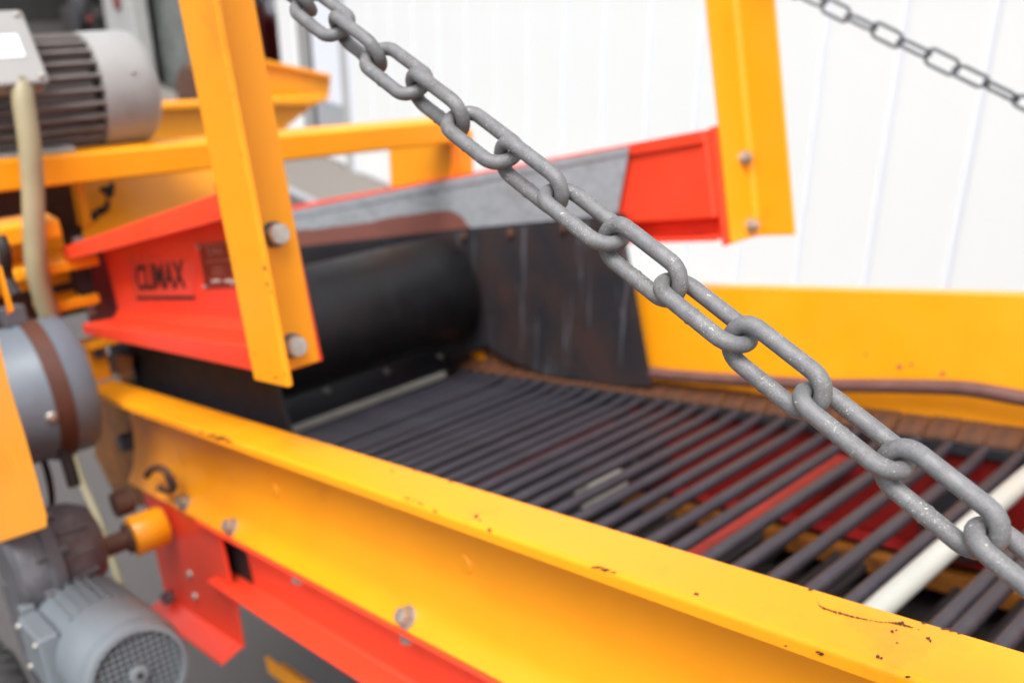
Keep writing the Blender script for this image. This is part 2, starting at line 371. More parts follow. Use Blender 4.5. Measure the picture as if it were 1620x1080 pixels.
# ================================================================== UPPER YELLOW FRAME (cross rail with stand)
yf = thing('cross_rail_frame', 'yellow cross rail bolted above the red beams, with the grey motor resting on it', 'frame', G(-1.42, .8, 1.1))
A0 = G(-1.40, -.1, 1.268); A1 = G(-1.40, 1.115, 1.216)
def bar(bm, p0, p1, hw, hh, up=Zv):
    d = (p1-p0).normalized(); s = d.cross(up).normalized(); u_ = s.cross(d)
    return loft(bm, [p0+s*a+u_*c_ for a, c_ in ((-hw, -hh), (hw, -hh), (hw, hh), (-hw, hh))], [p1+s*a+u_*c_ for a, c_ in ((-hw, -hh), (hw, -hh), (hw, hh), (-hw, hh))])
b = bar(bm_(), A0-Zv*.024, A1-Zv*.022, .03, .0215); build('cross_rail', b, 'yellow', yf, bev=.005)
b = bm_(); box(b, -1.61, -1.40, 1.113, 1.121, 1.02, 1.186, G); box(b, -1.41, -1.402, 1.121, 1.17, 1.02, 1.186, G); build('stand_plate', b, 'yellow2', yf, bev=.002)
tp = [hit(128, 290, Uh, -1.52), hit(350, 258, Uh, -1.52), hit(356, 345, Uh, -1.43), hit(132, 380, Uh, -1.43)]
b = loft(bm_(), tp, [p-Uh*.006-Zv*.004 for p in tp]); build('rear_panel', b, 'yellow', yf, bev=.002)
b = plate_uh(bm_(), [(120, 290), (133, 289), (146, 352), (133, 362)], -1.44, .03); build('panel_edge', b, 'yellow2', yf, bev=.002)
# black hand mark on the panel
def ragged(bm, cx, cy, rx, ry, fpt, n=16, jit=.35):
    vs = [bm.verts.new(fpt(cx+rx*math.cos(a)*(1+random.uniform(-jit, jit)), cy+ry*math.sin(a)*(1+random.uniform(-jit, jit)))) for a in [2*math.pi*i/n for i in range(n)]]
    bm.faces.new(vs)
pn_ = (tp[1]-tp[0]).cross(tp[3]-tp[0]).normalized(); pn_ = pn_ if pn_.y < 0 else -pn_
def on_panel(x, y):
    r = ray(x, y); return O+r*((tp[0]+pn_*.0012-O).dot(pn_)/r.dot(pn_))
b = bm_()
for cx, cy, rx, ry in ((172, 303, 8, 12), (164, 300, 6, 5), (158, 334, 9, 6), (150, 342, 6, 8), (170, 322, 6, 5), (163, 331, 12, 4), (177, 296, 4, 9)):
    ragged(b, cx, cy, rx, ry, on_panel)
build('black_mark', b, 'dark', yf)
b = bm_(); box(b, -1.40, -1.34, .05, .372, 1.138, 1.165, G); build('lower_rail', b, 'yellow', yf, bev=.004)
b = bm_(); box(b, -1.44, -1.41, .05, .392, 1.05, 1.137, G); build('lower_web', b, 'yellow2', yf, bev=.003)
b = bm_(); box(b, -1.405, -1.34, .30, .415, 1.088, 1.104, G); build('clamp_plate', b, 'yellow', yf, bev=.003)
b = bm_(); box(b, -1.40, -1.35, .33, .410, 1.028, 1.043, G); build('clamp_plate', b, 'yellow', yf, bev=.003)
b = bm_(); cyl(b, G(-1.37, .40, 1.01), G(-1.37, .40, 1.125), .008); build('clamp_bolt', b, 'zinc', yf, smooth=True)
bolt(yf, G(-1.365, .415, 1.104), Zv, .009, .007)
b = bm_(); box(b, -1.385, -1.355, .385, .405, 1.045, 1.088, G); build('spacer', b, 'dark', yf)
b = bm_(); box(b, -1.56, -1.55, .05, .50, .95, 1.20, G); build('shadow_plate', b, 'rust', yf)  # dark plate added to stand for the shadow in this gap

# ================================================================== UPPER MOTOR
mt = thing('electric_motor', 'grey finned electric motor with terminal box resting on the yellow cross rail', 'motor', G(-1.46, .35, 1.23))
MC = G(-1.462, 0, 1.315)
def mp_(v): return MC+V*v
b = lathe(bm_(), mp_(.10), V, [(0, .05), (0, .068), (.37, .068), (.38, .05)], 40); build('body', b, 'fin', mt, smooth=True)
for i in range(26):
    a = 2*math.pi*i/26+.1; x, y = basis(V); r_ = x*math.cos(a)+y*math.sin(a); s_ = V.cross(r_)
    b = bm_(); loft(b, [mp_(.12)+r_*q+s_*k for q, k in ((.066, -.0032), (.082, -.0022), (.082, .0022), (.066, .0032))], [mp_(.475)+r_*q+s_*k for q, k in ((.066, -.0032), (.082, -.0022), (.082, .0022), (.066, .0032))])
    build('cooling_fin', b, 'fin', mt, bev=.001)
b = lathe(bm_(), mp_(.478), V, [(-.002, .078), (0, .083), (.004, .0835), (.060, .0835), (.073, .080), (.082, .070), (.086, .055), (.086, .05)], 56)
build('fan_cover', b, 'motor', mt, smooth=True, angle=50)
b = bm_(); lathe(b, mp_(.466), V, [(0, .070), (.012, .070)], 30); build('cover_gap', b, 'dark', mt)
screw(mt, mp_(.520)+(Uh*.9+Zv*.35).normalized()*.0832, (Uh*.9+Zv*.35), .0035)
def boxc(bm, c_, ex, ey, ez):
    vs = [c_+ex*i+ey*j+ez*k for k in (-1, 1) for i, j in ((-1, -1), (1, -1), (1, 1), (-1, 1))]
    return loft(bm, vs[:4], vs[4:])
tu = (Uh*.80+Zv*.60).normalized(); tw = tu.cross(V)
b = boxc(bm_(), mp_(.325)+tu*.098+tw*.004, V*.065, tu*.012, tw*.052); build('terminal_box', b, 'motor', mt, bev=.006)
b = boxc(bm_(), mp_(.325)+tu*.116+tw*.004, V*.068, tu*.0055, tw*.055); build('box_lid', b, 'motor', mt, bev=.007)
b = boxc(bm_(), mp_(.325)+tu*.082+tw*.004, V*.050, tu*.006, tw*.040); build('box_neck', b, 'fin', mt, bev=.003)
b = boxc(bm_(), mp_(.340)+tu*.1222+tw*.004, V*.034, tu*.0006, tw*.017); build('white_sticker', b, 'seam', mt, bev=.0005)
for sx in (-1, 1):
    for sy in (-1, 1):
        screw(mt, mp_(.325)+tu*.1215+tw*(.004+sy*.046)+V*sx*.058, tu, .0045)
b = bm_(); box(b, -1.53, -1.385, .15, .425, 1.24, 1.252, G)
loft(b, [G(-1.41, .20, 1.252), G(-1.41, .40, 1.252), G(-1.43, .385, 1.272), G(-1.43, .22, 1.272)], [G(-1.50, .20, 1.252), G(-1.50, .40, 1.252), G(-1.48, .385, 1.272), G(-1.48, .22, 1.272)])
build('foot', b, 'motor', mt, bev=.004)
# corrugated conduit hose
hp = smoothpath([hit(x, y, Uh, k)for x, y, k in ((33, 128, -1.352), (37, 160, -1.34), (47, 230, -1.33), (52, 300, -1.33), (54, 370, -1.33), (58, 425, -1.33), (72, 480, -1.335), (100, 560, -1.34))], 26)
b = tube(bm_(), hp, .0145, 16, rf=lambda i: .0142+(.0003 if i % 2 else -.0003))
tag(build('conduit_hose', b, 'hose', smooth=True, angle=60), 'beige ribbed conduit hose hanging down from the terminal box of the upper motor', 'hose')

# ================================================================== UPPER RED FRAME with posts, drum and flaps
uf = thing('conveyor_head_frame', 'red tapered beams with two bolted yellow angle posts, black drum and rubber flaps', 'machine frame', P(-1.2, .78, -.25))
UE = -.841
def lofts(bm, prof0, prof1, u0, u1):
    return loft(bm, [P(u0, p[0], p[1]) for p in prof0], [P(u1, p[0], p[1]) for p in prof1])
def near_prof(top, bot, lip_t, lip_b):
    t_ = .004
    return [(.370, top), (.4295, top), (.4295, bot), (.370, bot), (.370, bot+lip_b), (.370+t_, bot+lip_b), (.414, bot+lip_b-.002), (.4235, bot+lip_b+.010), (.4235, top-lip_t*.4), (.374, top-lip_t*.6), (.374, top-lip_t), (.370, top-lip_t)]
b = lofts(bm_(), near_prof(-.060, -.187, .020, .016), near_prof(-.013, -.190, .026, .027), -1.40, UE)
nb = build('near_beam', b, 'red', uf, bev=.0018)
b = bm_(); box(b, -1.62, -1.401, .440, .446, -.20, -.07); build('beam_end_bracket', b, 'red_shade_dirt', uf, bev=.002)  # shade of the receding beam end put into the colour
# far beam, seen from inside
def far_prof(top, bot, wb):
    return [(1.102, top), (1.160, top), (1.160, bot), (1.108, bot), (1.108, bot+.005), (1.140, bot+.006), (1.140, wb), (1.108, wb), (1.108, top-.016), (1.102, top-.018)]
b = lofts(bm_(), far_prof(-.097, -.215, -.185), far_prof(-.041, -.203, -.168), -2.15, UE)
fb = build('far_beam', b, 'red', uf, bev=.0015)
for nm, v0, v1, w0, w1 in (('end_plate', .366, .437, -.196, -.004), ('end_plate', 1.122, 1.198, -.213, -.038)):
    b = bm_(); box(b, -.8408, -.835, v0, v1, w0, w1); build(nm, b, 'red', uf, bev=.0012)
# decals and plates on the near beam web
def pv(x, y, v):
    q = uw(x, y, v); return P(q[0], v, q[1])
b = bm_(); px = [(200, 402), (311, 412), (306, 474), (213, 474)]
loft(b, [pv(x, y, .4236) for x, y in px], [pv(x, y, .4228) for x, y in px]); dec = build('brand_plate', b, 'redplate', uf, bev=.0003)
def text(parent, s, size, sx, place_bl, xdir, ydir, ndir, mat, depth=.0003, bold=.0):
    cu = bpy.data.curves.new('lettering', 'FONT'); cu.body = s; cu.size = size; cu.extrude = depth; cu.offset = bold; cu.align_x = 'LEFT'
    o = bpy.data.objects.new('lettering', cu); C.objects.link(o)
    dg = bpy.context.evaluated_depsgraph_get(); me = bpy.data.meshes.new_from_object(o.evaluated_get(dg))
    bpy.data.objects.remove(o)
    off = wloc(parent)
    for v_ in me.vertices:
        c_ = v_.co; v_.co = place_bl+xdir*(c_.x*sx)+ydir*c_.y+ndir*c_.z-off
    me.materials.clear(); me.materials.append(M[mat]); ob = bpy.data.objects.new('lettering', me); C.objects.link(ob); ob.parent = parent
    return ob
bl = pv(218, 460, .4224); xr = pv(294, 456, .4224); tl = pv(213, 420, .4224)
xd = (xr-bl); W0 = xd.length; xd.normalize(); yd = (tl-bl); Hh = yd.length; yd.normalize()
tx = text(dec, 'CLIMAX', 1, 1, Vector(wloc(dec)), Vector((1, 0, 0)), Vector((0, 1, 0)), Vector((0, 0, 1)), 'black', bold=.02)
xs = [v_.co.x for v_ in tx.data.vertices]; ys = [v_.co.y for v_ in tx.data.vertices]
x0_, x1_, y0_, y1_ = min(xs), max(xs), min(ys), max(ys); offd = wloc(dec)
for v_ in tx.data.vertices:
    c_ = v_.co.copy(); v_.co = bl+xd*((c_.x-x0_)/(x1_-x0_)*W0)+yd*((c_.y-y0_)/(y1_-y0_)*Hh)-V*(.0004 if c_.z > 0 else 0)-offd
b = bm_(); px = [(217, 469), (308, 468), (308, 474), (215, 474)]
loft(b, [pv(x, y, .4224) for x, y in px], [pv(x, y, .4218) for x, y in px]); build('underline', b, 'black', dec)
b = bm_(); px = [(314, 386), (392, 376), (402, 452), (325, 458)]
loft(b, [pv(x, y, .4236) for x, y in px], [pv(x, y, .4222) for x, y in px]); M['plate'] = general('type_plate', (.26, .03, .02), .35, .2, .2); npn = build('type_plate', b, 'plate', uf, bev=.0003)
M['plate_print'] = general('type_plate_print', (.50, .26, .18), .4, .1, .1); M['plate_white'] = general('type_plate_fields', (.62, .55, .48), .4, 0, .05)
def strip(parent, name, px, v, mat):
    b = bm_(); loft(b, [pv(x, y, v) for x, y in px], [pv(x, y, v-.0003) for x, y in px]); return build(name, b, mat, parent)
for y0, x0 in ((412, 325), (384+2, 316)): strip(npn, 'printed_line', [(x0, y0+2), (392, y0-6), (392, y0-4.6), (x0, y0+3.4)], .4220, 'plate_print')
for y0 in (424, 432): strip(npn, 'printed_line', [(336, y0), (354, y0-1), (354, y0+.8), (336, y0+1.8)], .4220, 'plate_print')
for x0, x1 in ((334, 348), (354, 370), (376, 392)): strip(npn, 'blank_field', [(x0, 442), (x1, 441), (x1+1, 446), (x0+1, 447)], .4220, 'plate_white')
bl2 = pv(329, 404, .4219); xr2 = pv(388, 400, .4219)
tx = text(npn, 'CLIMAX', .012, 1.0, bl2, (xr2-bl2).normalized(), W, -V, 'plate_print', .0001)
for x, y in ((315, 390), (326, 453), (370, 449)): screw(npn, pv(x, y, .4220), -V, .0028, 'rivet')

# posts
def post(name, lab, v_out, sgn, tilt):
    def Q(u, v, w_): return P(u+tilt*(w_+.2), v, w_)
    p_ = [(-.835, v_out), (-.835, v_out+sgn*.070), (-.8288, v_out+sgn*.070), (-.8288, v_out+sgn*.0125), (-.8225, v_out+sgn*.0065), (-.766, v_out+sgn*.0062), (-.766, v_out)]
    b = bm_(); loft(b, [Q(a, c_, -.212 if sgn < 0 else -.194) for a, c_ in p_], [Q(a, c_, .50) for a, c_ in p_])
    return build('angle_post', b, 'yellow2', uf, bev=.0015, label=lab)
pn = post('near', 'near yellow angle post with chipped edges', .360, 1, .055)
pf = post('far', 'far yellow angle post', 1.203, -1, .0)
for (v_, w_), par in (((.405, -.060), pn), ((.402, -.170), pn), ((1.180, -.092), pf), ((1.181, -.193), pf)):
    du = .055*(w_+.2) if par is pn else 0
    c0 = P(-.8288+du, v_, w_); nr = par is pn
    b = bm_(); cyl(b, c0-U*.0005, c0+U*.003, .0125 if nr else .0115, n=24); cyl(b, c0+U*.003, c0+U*.0085, .0112, n=6); build('nut', b, 'gear' if nr else 'zinc', par, bev=.0006)
    b = lathe(bm_(), c0, U, [(.004, .0098), (.0150, .0098), (.0162, .0088), (.0164, .004)], 24) if nr else lathe(bm_(), c0, U, [(.008, .006), (.013, .006), (.014, .005)], 20)
    build('bolt', b, 'bolt_end' if nr else 'zinc', par, smooth=True, angle=35)
    b = bm_(); cyl(b, P(-.842, v_, w_), P(-.860, v_, w_), .010, n=6); build('nut', b, 'zinc', par)

b = bm_()
for x, y, rx, ry in ((361, 108, .9, 2), (367, 150, .7, 2.4), (364, 163, .6, 1), (381, 244, .9, 2), (419, 424, 2.2, 2.6), (423, 449, 2.6, 3), (428, 462, 1.5, 2), (345, 6, 1, 1.6), (403, 560, 1, 2.4), (436, 597, 4, 1.2), (450, 592, 2, 1.2), (410, 596, 2, 1)):
    ragged(b, x, y, rx, ry, lambda X, Y: pv(X, Y, .3597), 9, .5)
ch = build('paint_chip', b, 'strap', pn); ch['kind'] = 'stuff'
# galvanised lining with brown patch
def sheet_px(px, v, th=.0015):
    return loft(bm_(), [pv(x, y, v) for x, y in px], [pv(x, y, v+th) for x, y in px])
b = sheet_px([(430, 340), (470, 333), (700, 288), (996, 233), (977, 337), (940, 343), (700, 369), (475, 394), (430, 398)], 1.0995); gs = build('galvanised_lining', b, 'galv', uf)
b = sheet_px([(430, 338), (470, 331), (700, 286), (995, 231), (993.5, 243), (700, 299), (470, 343), (430, 350)], 1.0975, .0019); build('folded_edge', b, 'galv', gs)
pts = [(430, 372), (470, 364), (500, 362), (540, 357), (580, 352), (620, 344), (660, 338), (690, 334), (708, 333), (722, 337), (732, 344), (739, 355), (748, 364), (700, 368.5), (475, 393.5), (430, 397)]
pp = []
for i, p in enumerate(pts[:13]):
    q = pts[i+1]
    for j in range(5): s = j/5; pp.append((p[0]*(1-s)+q[0]*s, p[1]*(1-s)+q[1]*s+random.uniform(-.9, .9)))
b = sheet_px(pp+pts[13:], 1.0989, .0004); build('brown_primer_patch', b, 'foil', gs)
for x, y in ((808, 369), (892, 361), (735, 374)): bolt(uf, pv(x, y, 1.0775), -V, .006, .005, mat='rust')

# flaps
b = sheet_px([(430, 395), (475, 390), (730, 362), (990, 338), (990, 352), (730, 378), (475, 404), (430, 410)], 1.0935, .004); build('sealing_strip', b, 'soft_rubber', uf)
ra, rb = vw(440, 401, -1.72), vw(760, 362, -1.72)
b = bm_(); loft(b, [P(-1.72, ra[0], -.5), P(-1.72, rb[0], -.5), P(-1.72, *rb), P(-1.72, *ra)], [P(-1.725, ra[0], -.5), P(-1.725, rb[0], -.5), P(-1.725, *rb), P(-1.725, *ra)]); build('rear_sheet', b, 'soft_rubber', uf)
b = sheet_px([(690, 372), (720, 367), (985, 345), (1032, 611), (990, 611), (930, 604), (860, 592), (800, 568), (770, 545), (600, 640)], 1.079, .006)
build('far_flap', b, 'flap', uf, bev=.001, label='stained black rubber flap on the far side')
pts = [uw(215, 563, .418), uw(300, 572, .418), uw(433, 592, .418)]
q = [(-1.42, -.19), (-.950, -.19), (-.927, -.36), (-1.42, -.36)]
b = bm_(); loft(b, [P(a, .4315, c_) for a, c_ in q], [P(a, .4365, c_) for a, c_ in q]); build('near_flap', b, 'soft_rubber', uf, bev=.001)
# drum
DC = P(-1.475, 0, -.281)
b = lathe(bm_(), DC+V*.446, V, [(0, .09), (.001, .104), (.006, .106), (.31, .1085), (.615, .106), (.624, .101), (.626, .085)], 96)
dr = build('drum', b, 'drum', uf, smooth=True, angle=50)
b = bm_(); cyl(b, DC+V*.36, DC+V*1.12, .018); build('drum_shaft', b, 'zinc', dr, smooth=True)
# scraper below the drum
b = sheet_v(bm_(), prof([(-1.60, -.392), (-1.495, -.452)], .004), .44, 1.065); scp = build('scraper', b, 'rubber', uf, bev=.001)
sn = (U*.50+W*.87).normalized()
for x, y in ((518, 618), (613, 587), (697, 563)):
    # put the screw on the sloping scraper plane
    r = ray(x, y); n = (U*.496+W*.868); k = ((P(-1.60, .5, -.392)-O).dot(n)+.0042)/r.dot(n)
    screw(uf, O+r*k, n, .0075)
b = bm_(); tube(b, [P(-1.487, .60, -.454), P(-1.487, 1.036, -.451)], .0075, 16); build('scraper_bar', b, 'pale_rod', uf, smooth=True)
b = bm_(); box(b, -1.70, -1.60, .44, 1.10, -.50, -.38); build('scraper_support', b, 'dark', uf)

# ================================================================== DISCHARGE CONVEYOR
dc = thing('discharge_conveyor', 'yellow sided rod belt conveyor on red beams, sloping up towards the viewer', 'conveyor', P(-.6, .75, -.6))
TOP = -.272
pr = fillet([(.408, TOP), (.3625, TOP), (.3620, TOP-.0095)], .007, 6)
b = bm_(); fl = prof(pr, .0035)
loft(b, [P(-1.505+(.02 if p[0] < .38 else 0), p[0], p[1]) for p in fl], [P(.25, p[0], p[1]) for p in fl])
sb = build('near_side_board', b, 'yellow', dc, smooth=True, angle=35, label='near yellow side board with chipped flange')
web = fillet([(.404, TOP-.0036), (.4038, -.335), (.4022, -.364), (.3920, -.4030), (.3790, -.4200)], .010, 5); wp = prof(web, .0035)
b = bm_(); loft(b, [P(-1.40+(TOP-p[1])*-.10, p[0], p[1]) for p in wp], [P(.25, p[0], p[1]) for p in wp])
wb_ = build('web_plate', b, 'yellow', sb, smooth=True, angle=35)
for x, y in ((278, 742), (365, 832), (643, 978)):
    q = uw(x, y, .3838); bolt(sb, P(q[0], .3858, -.4111), (W*.62-V*.79), .0082, .0095)
for x, y in ((433, 776), (735, 893)):
    q = uw(x, y, .4015); b = lathe(bm_(), P(q[0], .4030, q[1]), -V, [(0, .009), (.0016, .0075), (.0019, .003)], 20); build('spot_weld', b, 'yellow2', sb, smooth=True)
# far side board
fp = prof([(1.103, -.455), (1.131, -.2785), (1.165, -.281)], -.0035)
b = extrude_u(bm_(), fp, -1.80, .30); fsb = build('far_side_board', b, 'yellow', dc, smooth=True, angle=35, label='far yellow side board')
b = bm_()
for x, y, rx, ry in ((1423, 580, 4, 3), (1441, 576, 3, 2), (1491, 591, 4, 3), (1370, 560, 2, 2)):
    n_ = U.cross(P(0, 1.131, -.2785)-P(0, 1.103, -.455)).normalized()
    def fpt(X, Y):
        r = ray(X, Y); return O+r*(((P(0, 1.103, -.455)-O).dot(n_))/r.dot(n_))-r*.0008
    ragged(b, x, y, rx, ry, fpt, 10, .4)
ch = build('rust_spot', b, 'rustbar', fsb); ch['kind'] = 'stuff'
# dark grime with bare yellow patches near the drum
b = bm_(); loft(b, [pv(x, y, 1.0995) for x, y in ((640, 500), (800, 540), (1000, 602), (1000, 625), (640, 625))], [pv(x, y, 1.1015) for x, y in ((640, 500), (800, 540), (1000, 602), (1000, 625), (640, 625))]); gr = build('grime_strip', b, 'rust', dc)
for cx, cy, rx, ry in ((716, 558, 5, 16), (758, 566, 12, 16), (775, 578, 12, 8), (790, 583, 7, 9), (750, 548, 6, 10), (868, 593, 30, 4), (895, 597, 14, 2.5)):
    pts = [(cx+rx*math.cos(a)*random.uniform(.6, 1.3), cy+ry*math.sin(a)*random.uniform(.6, 1.3)) for a in [2*math.pi*i/11 for i in range(11)]]
    b = bm_(); loft(b, [pv(x, y, 1.0968) for x, y in pts], [pv(x, y, 1.0992) for x, y in pts]); build('paint_patch', b, 'yellow', gr)
# rusty round bar along the far board
bp = [pv(x, y, 1.088) for x, y in ((1028, 589), (1060, 593), (1120, 598), (1200, 603), (1290, 609), (1360, 610), (1440, 611), (1520, 614), (1570, 621), (1640, 634), (1760, 655))]
b = tube(bm_(), smoothpath(bp, 8), .0094, 16); build('round_bar', b, 'rustbar', dc, smooth=True)

# paint chips: small flakes lost from the flange
def flange_pt(x, y):
    q = uv(x, y, TOP+.0003); return P(q[0], q[1], TOP+.0003)
def edge_pt(x, y):
    q = uw(x, y, .3617-.0003); return P(q[0], .3617-.0003, q[1])
b = bm_()
for x, y, rx, ry in ((753, 816, 3.5, 3), (759, 822, 2, 1.5), (774, 837, 3, 2.5), (1102, 939, 5, 2.2), (1425, 985, 5, 3), (1412, 998, 3, 2.5), (1418, 996, 2, 1.4), (1468, 1009, 4, 2.4), (1472, 1013, 2, 3), (1419, 1016, 2.4, 1), (1453, 995, 1.3, 1.2),
                     (1462, 985, 4, 1.6), (1496, 994, 7, 2), (1507, 997, 6, 1.6), (1518, 1001, 5, 1.2), (1389, 1038, 5, 3), (1394, 1040, 2.5, 2), (620, 744, 2, 1.5), (1282, 932, 4, 1.5), (1060, 864, 3, 1), (985, 841, 3, 1), (655, 745, 3, 1), (712, 762, 4, 1)):
    ragged(b, x, y, rx, ry, flange_pt, 11, .45)
# the long scratch
sc = [(1293, 951), (1296, 957), (1302, 961), (1312, 964), (1320, 967), (1333, 970), (1346, 974), (1360, 977), (1375, 980), (1390, 983), (1405, 983.5), (1418, 985), (1430, 988), (1445, 992)]
wd = [1.0*1, .7, 1.6, .8, 1.5, 1.3, 1.1, .9, .5, .45, .8, 1.6, 1.4, .4]
for i in range(len(sc)-1):
    n = 7
    for j in range(n):
        s = j/n; s1 = (j+1)/n
        xa, ya = sc[i][0]*(1-s)+sc[i+1][0]*s, sc[i][1]*(1-s)+sc[i+1][1]*s
        xb, yb = sc[i][0]*(1-s1)+sc[i+1][0]*s1, sc[i][1]*(1-s1)+sc[i+1][1]*s1
        wa = (wd[i]*(1-s)+wd[i+1]*s)*random.uniform(.6, 1.9)
        if random.random() < .85:
            b.faces.new([b.verts.new(flange_pt(*p)) for p in ((xa, ya-wa), (xb, yb-wa*.7), (xb, yb+wa*.8), (xa, ya+wa))])
ch = build('paint_chip', b, 'strap', sb); ch['kind'] = 'stuff'
b = bm_()
for x, y, rx, ry in ((1300, 1034, 5, 2.4), (1294, 1031, 4, 1.4), (1243, 1021, 3, 1), (1436, 1070, 4, 1.6), (335, 688, 8, 2), (350, 692, 9, 3), (362, 697, 6, 1.6), (318, 683, 5, 1.4), (645, 788, 3, 1.3), (655, 791, 2, 1), (663, 795, 3, 1.2), (688, 808, 3, 1.6), (668, 797, 2, 1), (640, 786, 2, 1), (944, 897, 10, 2), (958, 901, 9, 2), (970, 905, 5, 1.4)):
    ragged(b, x, y, rx, ry, edge_pt, 11, .4)
ch = build('paint_chip', b, 'strap', sb); ch['kind'] = 'stuff'

# rods of the belt
def rod_mesh(v0, v1, r, name, mat, bend=.010):
    path = []
    n = 14
    for i in range(n+1):
        s = i/n; v_ = v0+(v1-v0)*s; e = min(s, 1-s)
        path.append(P(0, v_, bend*max(0, 1-e/.075)**1.5*.5)-O)
    b = tube(bm_(), path, r, 16, rf=lambda i: r*(.86 if i in (0, n) else (.96 if i in (1, n-1) else 1)))
    me = bpy.data.meshes.new(name); b.to_mesh(me); b.free(); me.materials.append(M[mat])
    for p in me.polygons: p.use_smooth = True
    me.set_sharp_from_angle(angle=R(60)); return me
me_rod = rod_mesh(.428, 1.070, .0076, 'rod', 'rod')
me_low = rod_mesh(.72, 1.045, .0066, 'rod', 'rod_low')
RW = -.4585
us = []; u_ = -.453
while u_ > -1.49: us.append(u_); u_ -= .0405-.0045*min(1, (-.45-u_)/.5)
us = us[::-1]+[-.413, -.337, -.318, -.283, -.240, -.200, -.160, -.120, -.08, -.04]
base = wloc(dc)
def put(me, name, u_, w_, par=None, rot=0, dv=0):
    o = bpy.data.objects.new(name, me); C.objects.link(o); o.parent = par or dc
    o.location = P(u_, dv, w_)-base; o.rotation_euler = (0, 0, rot)
    return o
for u_ in us: put(me_rod, 'rod', u_+random.uniform(-.0012, .0012), RW+random.uniform(-.0012, .0012), rot=random.uniform(-.0015, .0015))
me_w = rod_mesh(.428, 1.05, .0115, 'rod', 'white_rod', .0)
o = put(me_w, 'rod', -.386, RW+.003); o['label'] = 'thick white sleeved rod'
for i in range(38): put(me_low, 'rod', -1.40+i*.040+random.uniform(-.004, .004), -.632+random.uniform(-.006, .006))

# edge belt at the rods' far ends: rubber strip, and one clip per rod
b = bm_(); n = 60
for i in range(n):
    u0 = -1.5+i*1.75/n; u1 = u0+1.75/n-.003; z = RW+.006+.0012*math.sin(i*1.7)
    box(b, u0, u1, 1.067, 1.0728, z-.004, z+.0035)
box(b, -1.5, .25, 1.0675, 1.0725, RW-.006, RW+.004)
eb = build('edge_belt', b, 'rubber', dc, bev=.001)
b = bm_(); cs = [(1.0735, .003), (1.1012, .0205), (1.1012, .0245), (1.0735, .0072)]
loft(b, [P(0, a, c_) for a, c_ in cs], [P(.0362, a, c_) for a, c_ in cs])
loft(b, [P(x_, 1.075, h_) for x_, h_ in ((.030, .007), (.031, .0105), (.034, .0105), (.035, .007))], [P(x_, 1.0990, h_+.0155) for x_, h_ in ((.030, .007), (.031, .0105), (.034, .0105), (.035, .007))])
for v_ in b.verts: v_.co -= O
me_clip = bpy.data.meshes.new('belt_clip'); b.to_mesh(me_clip); b.free(); me_clip.materials.append(M['clip'])
u_ = -1.49
while u_ < .1:
    put(me_clip, 'belt_clip', u_, RW+.003+random.uniform(-.001, .001), rot=random.uniform(-.0015, .0015)); u_ += .0385
b = bm_(); loft(b, [P(-1.5, a, c_) for a, c_ in ((1.070, RW-.004), (1.1015, RW+.012), (1.1015, RW+.0185), (1.070, RW+.003))], [P(.25, a, c_) for a, c_ in ((1.070, RW-.004), (1.1015, RW+.012), (1.1015, RW+.0185), (1.070, RW+.003))]); build('belt_edge', b, 'dark', dc)

# what stands under the belt
lowv = 1.085
b = bm_(); box(b, -1.03, .25, 1.078, 1.083, -.60, -.470); box(b, -1.15, .25, 1.05, 1.078, -.605, -.600); build('far_lower_beam', b, 'red_shade_dirt', dc, bev=.0015)  # grime plus painted shade from the belt above
b = bm_(); box(b, -1.10, .25, 1.035, 1.055, -.640, -.612)
build('far_lower_rail', b, 'yellow_shade_dirt', dc, bev=.002)
b = bm_(); box(b, -.654, -.633, .42, 1.076, -.515, -.495); build('cross_member', b, 'red_dull', dc, bev=.002)
b = bm_(); box(b, -1.075, -1.062, .62, 1.076, -.53, -.505); build('cross_member', b, 'red_shade_dirt', dc, bev=.002)
b = bm_(); box(b, -.925, -.88, .83, .90, -.535, -.495); build('plastic_block', b, 'pale_rod', dc, bev=.004)
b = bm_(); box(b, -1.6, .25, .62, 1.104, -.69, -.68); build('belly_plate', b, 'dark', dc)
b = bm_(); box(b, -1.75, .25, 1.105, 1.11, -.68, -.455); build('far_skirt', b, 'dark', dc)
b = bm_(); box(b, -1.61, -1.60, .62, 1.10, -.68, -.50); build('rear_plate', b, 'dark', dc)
for u_, v_ in ((-.47, 1.02), (-.98, 1.02)):
    b = lathe(bm_(), P(u_, v_, -.535), V, [(0, .012), (.001, .045), (.006, .050), (.028, .050), (.033, .045), (.034, .012)], 32)
    k = build('support_wheel', b, 'rubber', dc, smooth=True)
    b = bm_(); cyl(b, P(u_, v_-.004, -.535), P(u_, v_+.06, -.535), .010); build('axle', b, 'zinc', k, smooth=True)
for u_ in (-.55, -.42, -.30):
    bolt(dc, P(u_, .55+.12*(u_+.5), -.50), W, .011, .008)

